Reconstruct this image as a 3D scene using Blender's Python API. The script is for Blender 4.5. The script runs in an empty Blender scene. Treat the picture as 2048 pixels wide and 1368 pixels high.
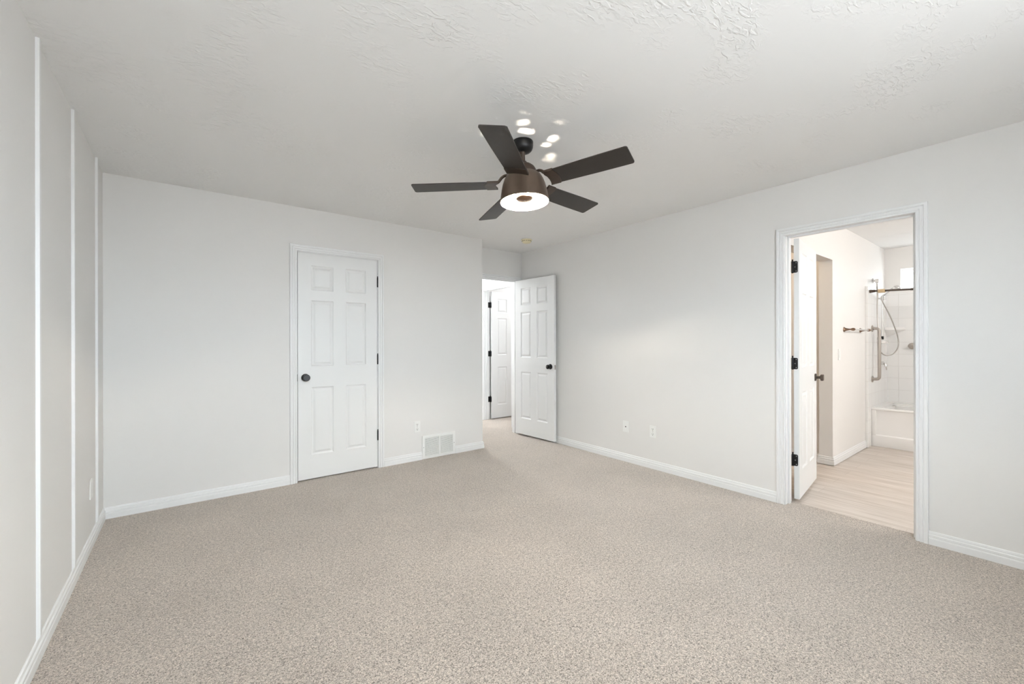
import bpy, bmesh, math, random
from mathutils import Vector, Matrix
random.seed(4)
S = bpy.context.scene
COL = S.collection
PI = math.pi

# ------------------------------------------------------------------ camera
cam_d = bpy.data.cameras.new('camera')
cam = bpy.data.objects.new('camera', cam_d)
COL.objects.link(cam)
S.camera = cam
cam_d.sensor_fit = 'HORIZONTAL'
cam_d.sensor_width = 36.0
cam_d.lens = 839.76 / 2048 * 36.0
cam_d.shift_y = -1.16 / 2048
cam_d.clip_start = 0.02
YAW, ROLL = 0.6586, 0.0019
_r = Vector((math.cos(YAW), -math.sin(YAW), 0))
_u = Vector((0, 0, 1))
_b = -Vector((math.sin(YAW), math.cos(YAW), 0))
_R = Matrix((_r, _u, _b)).transposed()
cam.matrix_world = Matrix.Translation((0, 0, 1.246)) @ (_R @ Matrix.Rotation(-ROLL, 3, 'Z')).to_4x4()

# ------------------------------------------------------------------ world, exposure
S.view_settings.view_transform = 'Standard'
S.view_settings.look = 'None'
S.view_settings.gamma = 1.0
S.view_settings.use_curve_mapping = False
S.view_settings.exposure = 0.24

w = bpy.data.worlds.new('overcast_sky')
S.world = w
w.use_nodes = True
nt = w.node_tree
nt.nodes.clear()
wo = nt.nodes.new('ShaderNodeOutputWorld')
bg = nt.nodes.new('ShaderNodeBackground')
tc = nt.nodes.new('ShaderNodeTexCoord')
sx = nt.nodes.new('ShaderNodeSeparateXYZ')
mr = nt.nodes.new('ShaderNodeMapRange')
mr.inputs['From Min'].default_value = -0.12
mr.inputs['From Max'].default_value = 0.10
mx = nt.nodes.new('ShaderNodeMix'); mx.data_type = 'RGBA'
mx.inputs[6].default_value = (0.46, 0.47, 0.49, 1)
mx.inputs[7].default_value = (0.83, 0.91, 1.0, 1)
nt.links.new(tc.outputs['Generated'], sx.inputs[0])
nt.links.new(sx.outputs['Z'], mr.inputs['Value'])
nt.links.new(mr.outputs[0], mx.inputs[0])
nt.links.new(mx.outputs[2], bg.inputs['Color'])
nt.links.new(bg.outputs[0], wo.inputs[0])
bg.inputs['Strength'].default_value = 15.3


def area(name, loc, rot, sx_, sy_, power, color=(1, 1, 1), portal=False):
    l = bpy.data.lights.new(name, 'AREA')
    l.shape = 'RECTANGLE'; l.size = sx_; l.size_y = sy_
    l.energy = power; l.color = color
    if portal:
        l.cycles.is_portal = True
    o = bpy.data.objects.new(name, l)
    COL.objects.link(o)
    o.location = loc; o.rotation_euler = rot
    return o


def point(name, loc, power, color, rad=0.03):
    l = bpy.data.lights.new(name, 'POINT')
    l.energy = power; l.color = color; l.shadow_soft_size = rad
    o = bpy.data.objects.new(name, l)
    COL.objects.link(o)
    o.location = loc
    return o


# ------------------------------------------------------------------ room dimensions (metres)
H = 2.44
YA, XB, XL, YR = 4.097, 3.601, -0.468, 4.448      # closet wall, bathroom wall, left wall, entry recess wall
YN = -0.75                                        # window wall behind the camera
WT = 0.115                                        # partition thickness
XE = 2.733                                        # end of the closet wall / hall left face
XH = 3.730                                        # hall right wall face
YB = 1.360                                        # bathroom left wall face
XT, XT2 = 6.46, 7.22                              # tub front, tub back wall
YBN = -1.30                                       # bathroom far side wall

# daylight portals in the window openings
WIN1 = (-0.30, 2.10, 1.10, 2.20)                   # x0 x1 z0 z1 in the wall behind the camera
area('portal_bedroom_window', ((WIN1[0] + WIN1[1]) / 2, YN - 0.13, (WIN1[2] + WIN1[3]) / 2), (PI / 2, 0, PI),
     WIN1[1] - WIN1[0], WIN1[3] - WIN1[2], 1, portal=True)
WINB = (0.45, 1.205, 1.90, 2.163)                 # y0 y1 z0 z1 in the tub back wall
area('portal_bath_window', (XT2 + 0.14, (WINB[0] + WINB[1]) / 2, (WINB[2] + WINB[3]) / 2), (PI / 2, 0, PI / 2),
     WINB[1] - WINB[0], WINB[3] - WINB[2], 1, portal=True)


# ------------------------------------------------------------------ materials
def mat(name, color, rough=0.5, metal=0.0, spec=0.5):
    m = bpy.data.materials.new(name)
    m.use_nodes = True
    p = m.node_tree.nodes['Principled BSDF']
    p.inputs['Base Color'].default_value = (*color, 1)
    p.inputs['Roughness'].default_value = rough
    p.inputs['Metallic'].default_value = metal
    p.inputs['Specular IOR Level'].default_value = spec
    return m


def nd(m, t):
    return m.node_tree.nodes.new(t)


def lk(m, a, b):
    m.node_tree.links.new(a, b)


def add_bump(m, scale, strength, dist, detail=3, stretch=None, vary=None, rough_ramp=None):
    p = m.node_tree.nodes['Principled BSDF']
    t = nd(m, 'ShaderNodeTexCoord')
    src = t.outputs['Object']
    if stretch:
        mp = nd(m, 'ShaderNodeMapping'); mp.inputs['Scale'].default_value = stretch
        lk(m, src, mp.inputs[0]); src = mp.outputs[0]
    n = nd(m, 'ShaderNodeTexNoise')
    n.inputs['Scale'].default_value = scale; n.inputs['Detail'].default_value = detail
    lk(m, src, n.inputs['Vector'])
    b = nd(m, 'ShaderNodeBump')
    b.inputs['Strength'].default_value = strength; b.inputs['Distance'].default_value = dist
    lk(m, n.outputs['Fac'], b.inputs['Height'])
    lk(m, b.outputs[0], p.inputs['Normal'])
    if vary:
        mixn = nd(m, 'ShaderNodeMix'); mixn.data_type = 'RGBA'
        mixn.inputs[6].default_value = (*vary[0], 1); mixn.inputs[7].default_value = (*vary[1], 1)
        n2 = nd(m, 'ShaderNodeTexNoise'); n2.inputs['Scale'].default_value = vary[2]; n2.inputs['Detail'].default_value = 4
        lk(m, src, n2.inputs['Vector'])
        lk(m, n2.outputs['Fac'], mixn.inputs[0]); lk(m, mixn.outputs[2], p.inputs['Base Color'])
    return m


M = {}
M['wall'] = add_bump(mat('wall_paint', (0.80, 0.785, 0.765), 0.75, spec=0.25), 160, 0.10, 0.002)
M['bath_wall'] = add_bump(mat('bathroom_paint', (0.82, 0.80, 0.775), 0.7, spec=0.25), 160, 0.10, 0.002)
M['white'] = add_bump(mat('white_trim_paint', (0.85, 0.85, 0.845), 0.38), 8, 0.01, 0.001)
M['door'] = add_bump(mat('white_door_paint', (0.83, 0.83, 0.82), 0.42), 90, 0.04, 0.001, stretch=(1, 1, 0.15))
M['plastic'] = add_bump(mat('white_plastic', (0.86, 0.86, 0.84), 0.35), 50, 0.01, 0.001)
M['ivory'] = add_bump(mat('aged_ivory_plastic', (0.80, 0.73, 0.50), 0.45), 50, 0.01, 0.001)
M['slot'] = add_bump(mat('dark_slot', (0.03, 0.03, 0.03), 0.7), 50, 0.02, 0.001)
M['black'] = add_bump(mat('matte_black_metal', (0.018, 0.018, 0.019), 0.36, 0.55), 80, 0.03, 0.001)
M['black_face'] = add_bump(mat('knob_face_metal', (0.055, 0.058, 0.062), 0.42, 0.5), 80, 0.03, 0.001)
M['bronze'] = add_bump(mat('oil_rubbed_bronze', (0.060, 0.048, 0.040), 0.42, 0.7), 40, 0.05, 0.001,
                       vary=((0.060, 0.046, 0.037), (0.115, 0.086, 0.068), 14))
M['bronze_warm'] = add_bump(mat('warm_bronze', (0.20, 0.13, 0.09), 0.35, 0.8), 60, 0.03, 0.001)
M['blade'] = add_bump(mat('dark_blade_laminate', (0.028, 0.023, 0.020), 0.48), 30, 0.05, 0.001, stretch=(1, 1, 1),
                      vary=((0.024, 0.019, 0.016), (0.034, 0.028, 0.024), 22))
M['shade_in'] = add_bump(mat('white_enamel_inside', (0.82, 0.80, 0.76), 0.4), 40, 0.01, 0.001)
M['nickel'] = add_bump(mat('brushed_nickel', (0.44, 0.40, 0.365), 0.34, 0.85), 200, 0.02, 0.001)
M['chrome'] = add_bump(mat('chrome', (0.72, 0.71, 0.70), 0.18, 0.95), 60, 0.01, 0.001)
M['hose'] = add_bump(mat('metal_shower_hose', (0.56, 0.53, 0.50), 0.35, 0.7), 400, 0.2, 0.001, stretch=(0.2, 0.2, 1))
M['rope'] = add_bump(mat('tan_cord', (0.62, 0.47, 0.29), 0.8), 300, 0.4, 0.002)
M['threadbox'] = mat('closet_dark', (0.3, 0.3, 0.3), 0.9)
M['screw'] = add_bump(mat('screw_head', (0.25, 0.25, 0.25), 0.4, 0.8), 50, 0.02, 0.001)

# ceiling: skip-trowel plaster
m = mat('ceiling_texture_paint', (0.90, 0.895, 0.885), 0.8, spec=0.2)
p = m.node_tree.nodes['Principled BSDF']
t = nd(m, 'ShaderNodeTexCoord')
n1 = nd(m, 'ShaderNodeTexNoise'); n1.inputs['Scale'].default_value = 3.0; n1.inputs['Detail'].default_value = 2
n2 = nd(m, 'ShaderNodeTexNoise'); n2.inputs['Scale'].default_value = 24; n2.inputs['Detail'].default_value = 5
n2.inputs['Distortion'].default_value = 0.7
mpc = nd(m, 'ShaderNodeMapping'); mpc.inputs['Rotation'].default_value = (0, 0, 0.6); mpc.inputs['Scale'].default_value = (1.0, 2.1, 1.0)
r1 = nd(m, 'ShaderNodeValToRGB'); r1.color_ramp.elements[0].position = 0.46; r1.color_ramp.elements[1].position = 0.62
r2 = nd(m, 'ShaderNodeValToRGB'); r2.color_ramp.elements[0].position = 0.47; r2.color_ramp.elements[1].position = 0.62
mm = nd(m, 'ShaderNodeMath'); mm.operation = 'MULTIPLY'
lk(m, t.outputs['Object'], n1.inputs['Vector']); lk(m, t.outputs['Object'], mpc.inputs[0]); lk(m, mpc.outputs[0], n2.inputs['Vector'])
lk(m, n1.outputs['Fac'], r1.inputs[0]); lk(m, n2.outputs['Fac'], r2.inputs[0])
lk(m, r1.outputs[0], mm.inputs[0]); lk(m, r2.outputs[0], mm.inputs[1])
b = nd(m, 'ShaderNodeBump'); b.inputs['Strength'].default_value = 0.6; b.inputs['Distance'].default_value = 0.003
lk(m, mm.outputs[0], b.inputs['Height']); lk(m, b.outputs[0], p.inputs['Normal'])
M['ceiling'] = m

# carpet: twisted loop pile, flecked beige / taupe, shaded pits between loops painted in
m = mat('carpet_pile', (0.5, 0.45, 0.4), 0.95, spec=0.08)
p = m.node_tree.nodes['Principled BSDF']
t = nd(m, 'ShaderNodeTexCoord')
ns = nd(m, 'ShaderNodeTexNoise'); ns.inputs['Scale'].default_value = 200; ns.inputs['Detail'].default_value = 2.5
ns.inputs['Distortion'].default_value = 1.2; ns.inputs['Roughness'].default_value = 0.6
vo = nd(m, 'ShaderNodeTexVoronoi'); vo.inputs['Scale'].default_value = 150
bigm = nd(m, 'ShaderNodeTexNoise'); bigm.inputs['Scale'].default_value = 2.2; bigm.inputs['Detail'].default_value = 2
cr = nd(m, 'ShaderNodeValToRGB')
cr.color_ramp.elements[0].position = 0.385; cr.color_ramp.elements[0].color = (0.06, 0.046, 0.036, 1)  # darkest stop paints the shade down between the loops
cr.color_ramp.elements[1].position = 0.60; cr.color_ramp.elements[1].color = (0.78, 0.67, 0.575, 1)
e = cr.color_ramp.elements.new(0.45); e.color = (0.30, 0.25, 0.208, 1)
e = cr.color_ramp.elements.new(0.53); e.color = (0.48, 0.41, 0.35, 1)
for x in (ns, vo, bigm):
    lk(m, t.outputs['Object'], x.inputs['Vector'])
nm = nd(m, 'ShaderNodeTexNoise'); nm.inputs['Scale'].default_value = 70; nm.inputs['Detail'].default_value = 1.5
lk(m, t.outputs['Object'], nm.inputs['Vector'])
bl = nd(m, 'ShaderNodeMix'); bl.data_type = 'FLOAT'; bl.inputs[0].default_value = 0.16
lk(m, ns.outputs['Fac'], bl.inputs[2]); lk(m, nm.outputs['Fac'], bl.inputs[3])
lk(m, bl.outputs[0], cr.inputs[0])
mul = nd(m, 'ShaderNodeMix'); mul.data_type = 'RGBA'; mul.blend_type = 'MULTIPLY'; mul.inputs[0].default_value = 1
rb = nd(m, 'ShaderNodeValToRGB')
rb.color_ramp.elements[0].position = 0.3; rb.color_ramp.elements[0].color = (0.86, 0.86, 0.86, 1)
rb.color_ramp.elements[1].position = 0.7; rb.color_ramp.elements[1].color = (1, 1, 1, 1)
lk(m, bigm.outputs['Fac'], rb.inputs[0])
lk(m, cr.outputs[0], mul.inputs[6]); lk(m, rb.outputs[0], mul.inputs[7])
lk(m, mul.outputs[2], p.inputs['Base Color'])
ad = nd(m, 'ShaderNodeMath'); ad.operation = 'SUBTRACT'
lk(m, ns.outputs['Fac'], ad.inputs[0])
m5 = nd(m, 'ShaderNodeMath'); m5.operation = 'MULTIPLY'; m5.inputs[1].default_value = 0.35
lk(m, vo.outputs['Distance'], m5.inputs[0]); lk(m, m5.outputs[0], ad.inputs[1])
b = nd(m, 'ShaderNodeBump'); b.inputs['Strength'].default_value = 0.7; b.inputs['Distance'].default_value = 0.006
lk(m, ad.outputs[0], b.inputs['Height']); lk(m, b.outputs[0], p.inputs['Normal'])
p.inputs['Sheen Weight'].default_value = 0.8
p.inputs['Sheen Roughness'].default_value = 0.45
p.inputs['Sheen Tint'].default_value = (1.0, 0.93, 0.86, 1)
M['carpet'] = m

# vinyl plank floor, planks run along Y
m = mat('vinyl_plank', (0.6, 0.5, 0.42), 0.38, spec=0.4)
p = m.node_tree.nodes['Principled BSDF']
t = nd(m, 'ShaderNodeTexCoord')
mp = nd(m, 'ShaderNodeMapping'); mp.inputs['Scale'].default_value = (26, 1.1, 1)
n = nd(m, 'ShaderNodeTexNoise'); n.inputs['Scale'].default_value = 1.6; n.inputs['Detail'].default_value = 6
n.inputs['Roughness'].default_value = 0.6; n.inputs['Distortion'].default_value = 0.3
cr = nd(m, 'ShaderNodeValToRGB')
cr.color_ramp.elements[0].position = 0.30; cr.color_ramp.elements[0].color = (0.47, 0.395, 0.335, 1)
cr.color_ramp.elements[1].position = 0.72; cr.color_ramp.elements[1].color = (0.74, 0.675, 0.62, 1)
lk(m, t.outputs['Object'], mp.inputs[0]); lk(m, mp.outputs[0], n.inputs['Vector']); lk(m, n.outputs['Fac'], cr.inputs[0])
br = nd(m, 'ShaderNodeTexBrick')
br.inputs['Scale'].default_value = 1.0; br.inputs['Mortar Size'].default_value = 0.0012
br.inputs['Brick Width'].default_value = 1.2; br.inputs['Row Height'].default_value = 0.18
br.inputs['Color1'].default_value = (0.93, 0.93, 0.93, 1); br.inputs['Color2'].default_value = (1, 1, 1, 1)
br.inputs['Mortar'].default_value = (0.72, 0.70, 0.68, 1)
mp2 = nd(m, 'ShaderNodeMapping'); mp2.inputs['Rotation'].default_value = (0, 0, PI / 2)
lk(m, t.outputs['Object'], mp2.inputs[0]); lk(m, mp2.outputs[0], br.inputs['Vector'])
mul = nd(m, 'ShaderNodeMix'); mul.data_type = 'RGBA'; mul.blend_type = 'MULTIPLY'; mul.inputs[0].default_value = 1
lk(m, cr.outputs[0], mul.inputs[6]); lk(m, br.outputs['Color'], mul.inputs[7]); lk(m, mul.outputs[2], p.inputs['Base Color'])
M['vinyl'] = m

# moulded tile-pattern surround: grooves every 6 inches
m = mat('moulded_tile_surround', (0.88, 0.87, 0.855), 0.22)
p = m.node_tree.nodes['Principled BSDF']
t = nd(m, 'ShaderNodeTexCoord')
se = nd(m, 'ShaderNodeSeparateXYZ')
lk(m, t.outputs['Object'], se.inputs[0])


def groove(m, sock, off, per):
    a = nd(m, 'ShaderNodeMath'); a.operation = 'SUBTRACT'; a.inputs[1].default_value = off; lk(m, sock, a.inputs[0])
    q = nd(m, 'ShaderNodeMath'); q.operation = 'DIVIDE'; q.inputs[1].default_value = per; lk(m, a.outputs[0], q.inputs[0])
    f = nd(m, 'ShaderNodeMath'); f.operation = 'FRACT'; lk(m, q.outputs[0], f.inputs[0])
    c = nd(m, 'ShaderNodeMath'); c.operation = 'SUBTRACT'; c.inputs[1].default_value = 0.5; lk(m, f.outputs[0], c.inputs[0])
    d = nd(m, 'ShaderNodeMath'); d.operation = 'ABSOLUTE'; lk(m, c.outputs[0], d.inputs[0])
    g = nd(m, 'ShaderNodeMath'); g.operation = 'GREATER_THAN'; g.inputs[1].default_value = 0.482; lk(m, d.outputs[0], g.inputs[0])
    return g.outputs[0]


gz = groove(m, se.outputs['Z'], 0.463, 0.1525)
sxy = nd(m, 'ShaderNodeMath'); sxy.operation = 'ADD'
lk(m, se.outputs['X'], sxy.inputs[0]); lk(m, se.outputs['Y'], sxy.inputs[1])
gy = groove(m, sxy.outputs[0], XT2 + 1.118 + 0.078, 0.156)
mxm = nd(m, 'ShaderNodeMath'); mxm.operation = 'MAXIMUM'
lk(m, gz, mxm.inputs[0]); lk(m, gy, mxm.inputs[1])
inv = nd(m, 'ShaderNodeMath'); inv.operation = 'SUBTRACT'; inv.inputs[0].default_value = 1.0
lk(m, mxm.outputs[0], inv.inputs[1])
b = nd(m, 'ShaderNodeBump'); b.inputs['Strength'].default_value = 0.6; b.inputs['Distance'].default_value = 0.002
lk(m, inv.outputs[0], b.inputs['Height']); lk(m, b.outputs[0], p.inputs['Normal'])
mg = nd(m, 'ShaderNodeMix'); mg.data_type = 'RGBA'
mg.inputs[6].default_value = (0.88, 0.87, 0.855, 1); mg.inputs[7].default_value = (0.80, 0.785, 0.765, 1)
lk(m, mxm.outputs[0], mg.inputs[0]); lk(m, mg.outputs[2], p.inputs['Base Color'])
M['tile'] = m
M['tub'] = add_bump(mat('white_fibreglass', (0.89, 0.875, 0.855), 0.25), 20, 0.01, 0.001)


def glass(name, tint, gloss):
    m = bpy.data.materials.new(name); m.use_nodes = True
    m.node_tree.nodes.clear()
    o = nd(m, 'ShaderNodeOutputMaterial'); x = nd(m, 'ShaderNodeMixShader')
    tr = nd(m, 'ShaderNodeBsdfTransparent'); gl = nd(m, 'ShaderNodeBsdfGlossy')
    tr.inputs[0].default_value = (*tint, 1); gl.inputs['Roughness'].default_value = 0.02
    x.inputs[0].default_value = gloss
    lk(m, tr.outputs[0], x.inputs[1]); lk(m, gl.outputs[0], x.inputs[2]); lk(m, x.outputs[0], o.inputs[0])
    return m


M['glass'] = glass('clear_window_glass', (0.97, 0.985, 0.98), 0.06)
M['bulbglass'] = glass('clear_bulb_glass', (0.98, 0.93, 0.82), 0.10)


def emis(name, color, s):
    m = bpy.data.materials.new(name); m.use_nodes = True
    p = m.node_tree.nodes['Principled BSDF']
    p.inputs['Base Color'].default_value = (0.9, 0.8, 0.6, 1)
    p.inputs['Emission Color'].default_value = (*color, 1)
    p.inputs['Emission Strength'].default_value = s
    return m


M['filament'] = emis('glowing_filament', (1.0, 0.72, 0.38), 60)
M['globe'] = emis('lit_globe', (1.0, 0.86, 0.70), 6)
M['added_globe'] = emis('lit_added_globe', (0.96, 0.98, 1.0), 2)  # glow of the lamps added in the hall and far room


# ------------------------------------------------------------------ mesh helpers
class MB:
    def __init__(s):
        s.bm = bmesh.new()

    def box(s, x0, x1, y0, y1, z0, z1, bev=0):
        if x0 > x1: x0, x1 = x1, x0
        if y0 > y1: y0, y1 = y1, y0
        v = [s.bm.verts.new((x, y, z)) for x in (x0, x1) for y in (y0, y1) for z in (z0, z1)]
        fs = []
        for a in ((0, 1, 3, 2), (4, 6, 7, 5), (0, 4, 5, 1), (2, 3, 7, 6), (0, 2, 6, 4), (1, 5, 7, 3)):
            fs.append(s.bm.faces.new([v[i] for i in a]))
        if bev:
            ed = list({e for f in fs for e in f.edges})
            bmesh.ops.bevel(s.bm, geom=ed, offset=bev, segments=2, affect='EDGES', profile=0.6)
        return s

    def quad(s, pts):
        s.bm.faces.new([s.bm.verts.new(p) for p in pts]); return s

    def rings(s, rings, closed=True, cap=True, cyclic=False):
        R = [[s.bm.verts.new(p) for p in r] for r in rings]
        n = len(R[0])
        rng = range(len(R)) if cyclic else range(len(R) - 1)
        for i in rng:
            A, B = R[i], R[(i + 1) % len(R)]
            for j in range(n if closed else n - 1):
                k = (j + 1) % n
                s.bm.faces.new((A[j], A[k], B[k], B[j]))
        if cap and closed and not cyclic:
            s.bm.faces.new(R[0][::-1]); s.bm.faces.new(R[-1])
        return s

    def lathe(s, prof, axis='Z', c=(0, 0, 0), n=40, cap=True, T=None):
        """prof: list of (r, h) along the axis"""
        rs = []
        for r, h in prof:
            ring = []
            for i in range(n):
                a = 2 * PI * i / n
                u, v = max(r, 1e-5) * math.cos(a), max(r, 1e-5) * math.sin(a)
                if axis == 'Z': P = Vector((u, v, h))
                elif axis == 'Y': P = Vector((u, h, v))
                else: P = Vector((h, u, v))
                P = P + Vector(c)
                if T: P = T @ P
                ring.append(P)
            rs.append(ring)
        return s.rings(rs, cap=cap)

    def tube(s, pts, r, n=12, cap=True):
        pts = [Vector(q) for q in pts]
        rs = []
        ref = None
        for i, q in enumerate(pts):
            d = (pts[min(i + 1, len(pts) - 1)] - pts[max(i - 1, 0)]).normalized()
            if ref is None:
                ref = Vector((0, 0, 1)) if abs(d.z) < 0.9 else Vector((1, 0, 0))
            a = (ref - d * ref.dot(d)).normalized(); ref = a
            bb = d.cross(a)
            rr = r[i] if isinstance(r, (list, tuple)) else r
            rs.append([q + a * rr * math.cos(2 * PI * k / n) + bb * rr * math.sin(2 * PI * k / n) for k in range(n)])
        return s.rings(rs, cap=cap)

    def xform(s, T):
        bmesh.ops.transform(s.bm, matrix=T, verts=s.bm.verts); return s

    def build(s, name, mt, parent=None, loc=(0, 0, 0), rotz=0, smooth=False, local=False):
        """vertices are world coordinates unless local=True; loc is the object's origin"""
        bmesh.ops.recalc_face_normals(s.bm, faces=s.bm.faces)
        me = bpy.data.meshes.new(name)
        if not local and not parent:
            bmesh.ops.translate(s.bm, vec=-Vector(loc), verts=s.bm.verts)
        if not local and parent:
            bmesh.ops.translate(s.bm, vec=-Vector(parent['_o']), verts=s.bm.verts)
        s.bm.to_mesh(me); s.bm.free()
        mats = mt if isinstance(mt, (list, tuple)) else [mt]
        for q in mats: me.materials.append(q)
        if smooth:
            for f in me.polygons: f.use_smooth = True
            try:
                me.set_sharp_from_angle(angle=math.radians(38))
            except Exception:
                pass
        o = bpy.data.objects.new(name, me)
        COL.objects.link(o)
        if parent: o.parent = parent
        else:
            o.location = loc
            o.rotation_euler = (0, 0, rotz)
        o['_o'] = list(loc) if not parent else list(parent['_o'])
        return o


def smooth_path(pts, per=6):
    pts = [Vector(q) for q in pts]
    out = []
    P = [pts[0]] + pts + [pts[-1]]
    for i in range(1, len(P) - 2):
        for k in range(per):
            t_ = k / per
            a, b_, c, d = P[i - 1], P[i], P[i + 1], P[i + 2]
            out.append(0.5 * ((2 * b_) + (-a + c) * t_ + (2 * a - 5 * b_ + 4 * c - d) * t_ ** 2 + (-a + 3 * b_ - 3 * c + d) * t_ ** 3))
    out.append(pts[-1])
    return out


def tag(o, label, cat, group=None, kind=None):
    o['label'] = label; o['category'] = cat
    if group: o['group'] = group
    if kind: o['kind'] = kind
    return o


def empty(name, loc, label, cat, group=None, kind=None):
    o = bpy.data.objects.new(name, None)
    o.empty_display_size = 0.1
    COL.objects.link(o)
    o.location = loc
    o['_o'] = list(loc)
    return tag(o, label, cat, group, kind)


def struct(name, mb, mt, label, cat, smooth=False, loc=(0, 0, 0)):
    return tag(mb.build(name, mt, smooth=smooth, loc=loc), label, cat, kind='structure')


def wall_x(mb, y0, y1, x0, x1, holes=(), z0=0, z1=H):
    """wall slab running along X (thickness y0..y1) with holes (xa, xb, za, zb)"""
    xs = x0
    for xa, xb, za, zb in sorted(holes):
        mb.box(xs, xa, y0, y1, z0, z1)
        if za > z0: mb.box(xa, xb, y0, y1, z0, za)
        if zb < z1: mb.box(xa, xb, y0, y1, zb, z1)
        xs = xb
    mb.box(xs, x1, y0, y1, z0, z1)


def wall_y(mb, x0, x1, y0, y1, holes=(), z0=0, z1=H):
    ys = y0
    for ya, yb, za, zb in sorted(holes):
        mb.box(x0, x1, ys, ya, z0, z1)
        if za > z0: mb.box(x0, x1, ya, yb, z0, za)
        if zb < z1: mb.box(x0, x1, ya, yb, zb, z1)
        ys = yb
    mb.box(x0, x1, ys, y1, z0, z1)


# ------------------------------------------------------------------ shell
JT = 0.019      # jamb thickness
# clear openings (between jamb faces), head height
C1 = (0.771, 1.490, 2.046)        # closet door, x
C2 = (2.811, 3.532, 2.062)        # entry door, x
C3 = (4.830, 5.550, 2.062)        # hall side door, y
C4 = (0.536, 1.253, 2.046)        # bathroom door, y

b_ = MB(); b_.box(XL - WT, XB + WT - 0.005, YN - 0.2, YR + WT, -0.06, 0)
b_.box(XE - WT, XH + WT + 2.7, YR + WT, 6.9, -0.06, 0)
b_.box(XL - WT, XE - WT, YR + WT, 5.0, -0.06, 0)
b_.box(XB + WT - 0.005, 6.4, 3.2, YR + WT, -0.06, 0)
struct('floor', b_, M['carpet'], 'beige flecked wall-to-wall carpet of the bedroom running on into the hall', 'floor')
b_ = MB(); b_.box(XB + WT - 0.005, XT2 + 0.2, YBN - 0.1, 3.2, -0.066, -0.006)
struct('floor', b_, M['vinyl'], 'greige wood-look plank floor beyond the bathroom doorway', 'floor')
b_ = MB(); b_.box(XL - WT, XT2 + 0.2, YBN - 0.1, 6.9, H, H + 0.08)
struct('ceiling', b_, M['ceiling'], 'off-white ceiling with skip-trowel plaster texture', 'ceiling')

b_ = MB(); wall_x(b_, YA, YA + WT, XL, XE, [(C1[0] - JT, C1[1] + JT, 0, C1[2] + JT)])
b_.box(XE - WT, XE, YA + WT, YR + WT, 0, H)
struct('wall_back', b_, M['wall'], 'light grey wall holding the closed six panel closet door', 'wall')
b_ = MB(); wall_x(b_, YR, YR + WT, XE, XH, [(C2[0] - JT, C2[1] + JT, 0, C2[2] + JT)])
struct('wall_recess', b_, M['wall'], 'short grey recessed wall above and around the open entry door', 'wall')
b_ = MB(); wall_y(b_, XL - WT, XL, YN - 0.12, YA + WT)
struct('wall_left', b_, M['wall'], 'light grey left wall carrying three thin vertical battens', 'wall')
b_ = MB(); wall_y(b_, XB, XB + WT, YBN - 0.1, YR + WT, [(C4[0] - JT, C4[1] + JT, 0, C4[2] + JT)])
struct('wall_right', b_, M['wall'], 'light grey right wall with the open bathroom doorway', 'wall')
b_ = MB(); wall_x(b_, YN - 0.12, YN, XL, XB, [WIN1])
struct('wall_front', b_, M['wall'], 'light grey window wall on the side the room is seen from', 'wall')
# closet interior
b_ = MB(); b_.box(XL - WT, XE - WT, 4.9, 5.0, 0, H); b_.box(XL - WT, XL, YA + WT, 4.9, 0, H)
struct('wall_closet', b_, M['wall'], 'closet walls hidden behind the closed closet door', 'wall')
# hall and room beyond
b_ = MB(); b_.box(XE - WT, XE, YR + WT, 6.8, 0, H); b_.box(XE, XH, 6.7, 6.8, 0, H)
struct('wall_hall', b_, M['wall'], 'bright hall walls beyond the entry doorway', 'wall')
b_ = MB(); wall_y(b_, XH, XH + WT, YR + WT, 6.8, [(C3[0] - JT, C3[1] + JT, 0, C3[2] + JT)])
struct('wall_hall_right', b_, M['wall'], 'bright white hall wall holding the far open door frame', 'wall')
b_ = MB(); wall_x(b_, 5.66, 5.76, XH + WT, 6.4); wall_x(b_, 3.2, 3.3, XH + WT, 6.4); b_.box(6.3, 6.4, 3.3, 5.66, 0, H)
struct('wall_far_room', b_, M['wall'], 'white walls of the room beyond the hall door', 'wall')

# bathroom
AX0, AX1, AZ = 3.95, 5.111, 2.056
b_ = MB(); wall_x(b_, YB, YB + WT, XB + WT, XT2 + 0.12, [(AX0, AX1, 0, AZ)])
struct('wall_bath_left', b_, M['bath_wall'], 'warm white bathroom wall with the towel bar and cased opening', 'wall')
b_ = MB(); wall_y(b_, XT2, XT2 + 0.15, YBN, YB, [WINB])
struct('wall_bath_back', b_, M['bath_wall'], 'warm white bathroom wall above the shower with a small high window', 'wall')
b_ = MB(); b_.box(XB + WT, XT2 + 0.15, YBN - 0.1, YBN, 0, H); b_.box(XT - 0.05, XT2, -0.30, -0.185, 0, H)
struct('wall_bath_right', b_, M['bath_wall'], 'warm white bathroom wall hidden to the right of the doorway', 'wall')
b_ = MB(); b_.box(XB + WT, 5.30, 3.0, 3.1, 0, H); b_.box(5.175, 5.27, YB + WT, 3.0, 0, H)
struct('wall_alcove', b_, M['bath_wall'], 'tan shaded walls inside the opening left of the towel bar', 'wall')


# ------------------------------------------------------------------ mouldings
BASE = [(0, 0), (0.014, 0), (0.014, 0.036), (0.0125, 0.040), (0.009, 0.042), (0.009, 0.044), (0.0125, 0.046),
        (0.0125, 0.058), (0.0105, 0.061), (0.0075, 0.063), (0.0070, 0.066), (0.0085, 0.068), (0.0065, 0.078), (0.003, 0.081), (0, 0.081)]
CASE = [(0, 0), (0, 0.009), (0.002, 0.011), (0.011, 0.011), (0.013, 0.0075), (0.016, 0.0075), (0.019, 0.012), (0.030, 0.013),
        (0.0325, 0.0095), (0.0355, 0.0095), (0.039, 0.0155), (0.050, 0.0165), (0.055, 0.014), (0.057, 0.006), (0.057, 0)]


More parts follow.
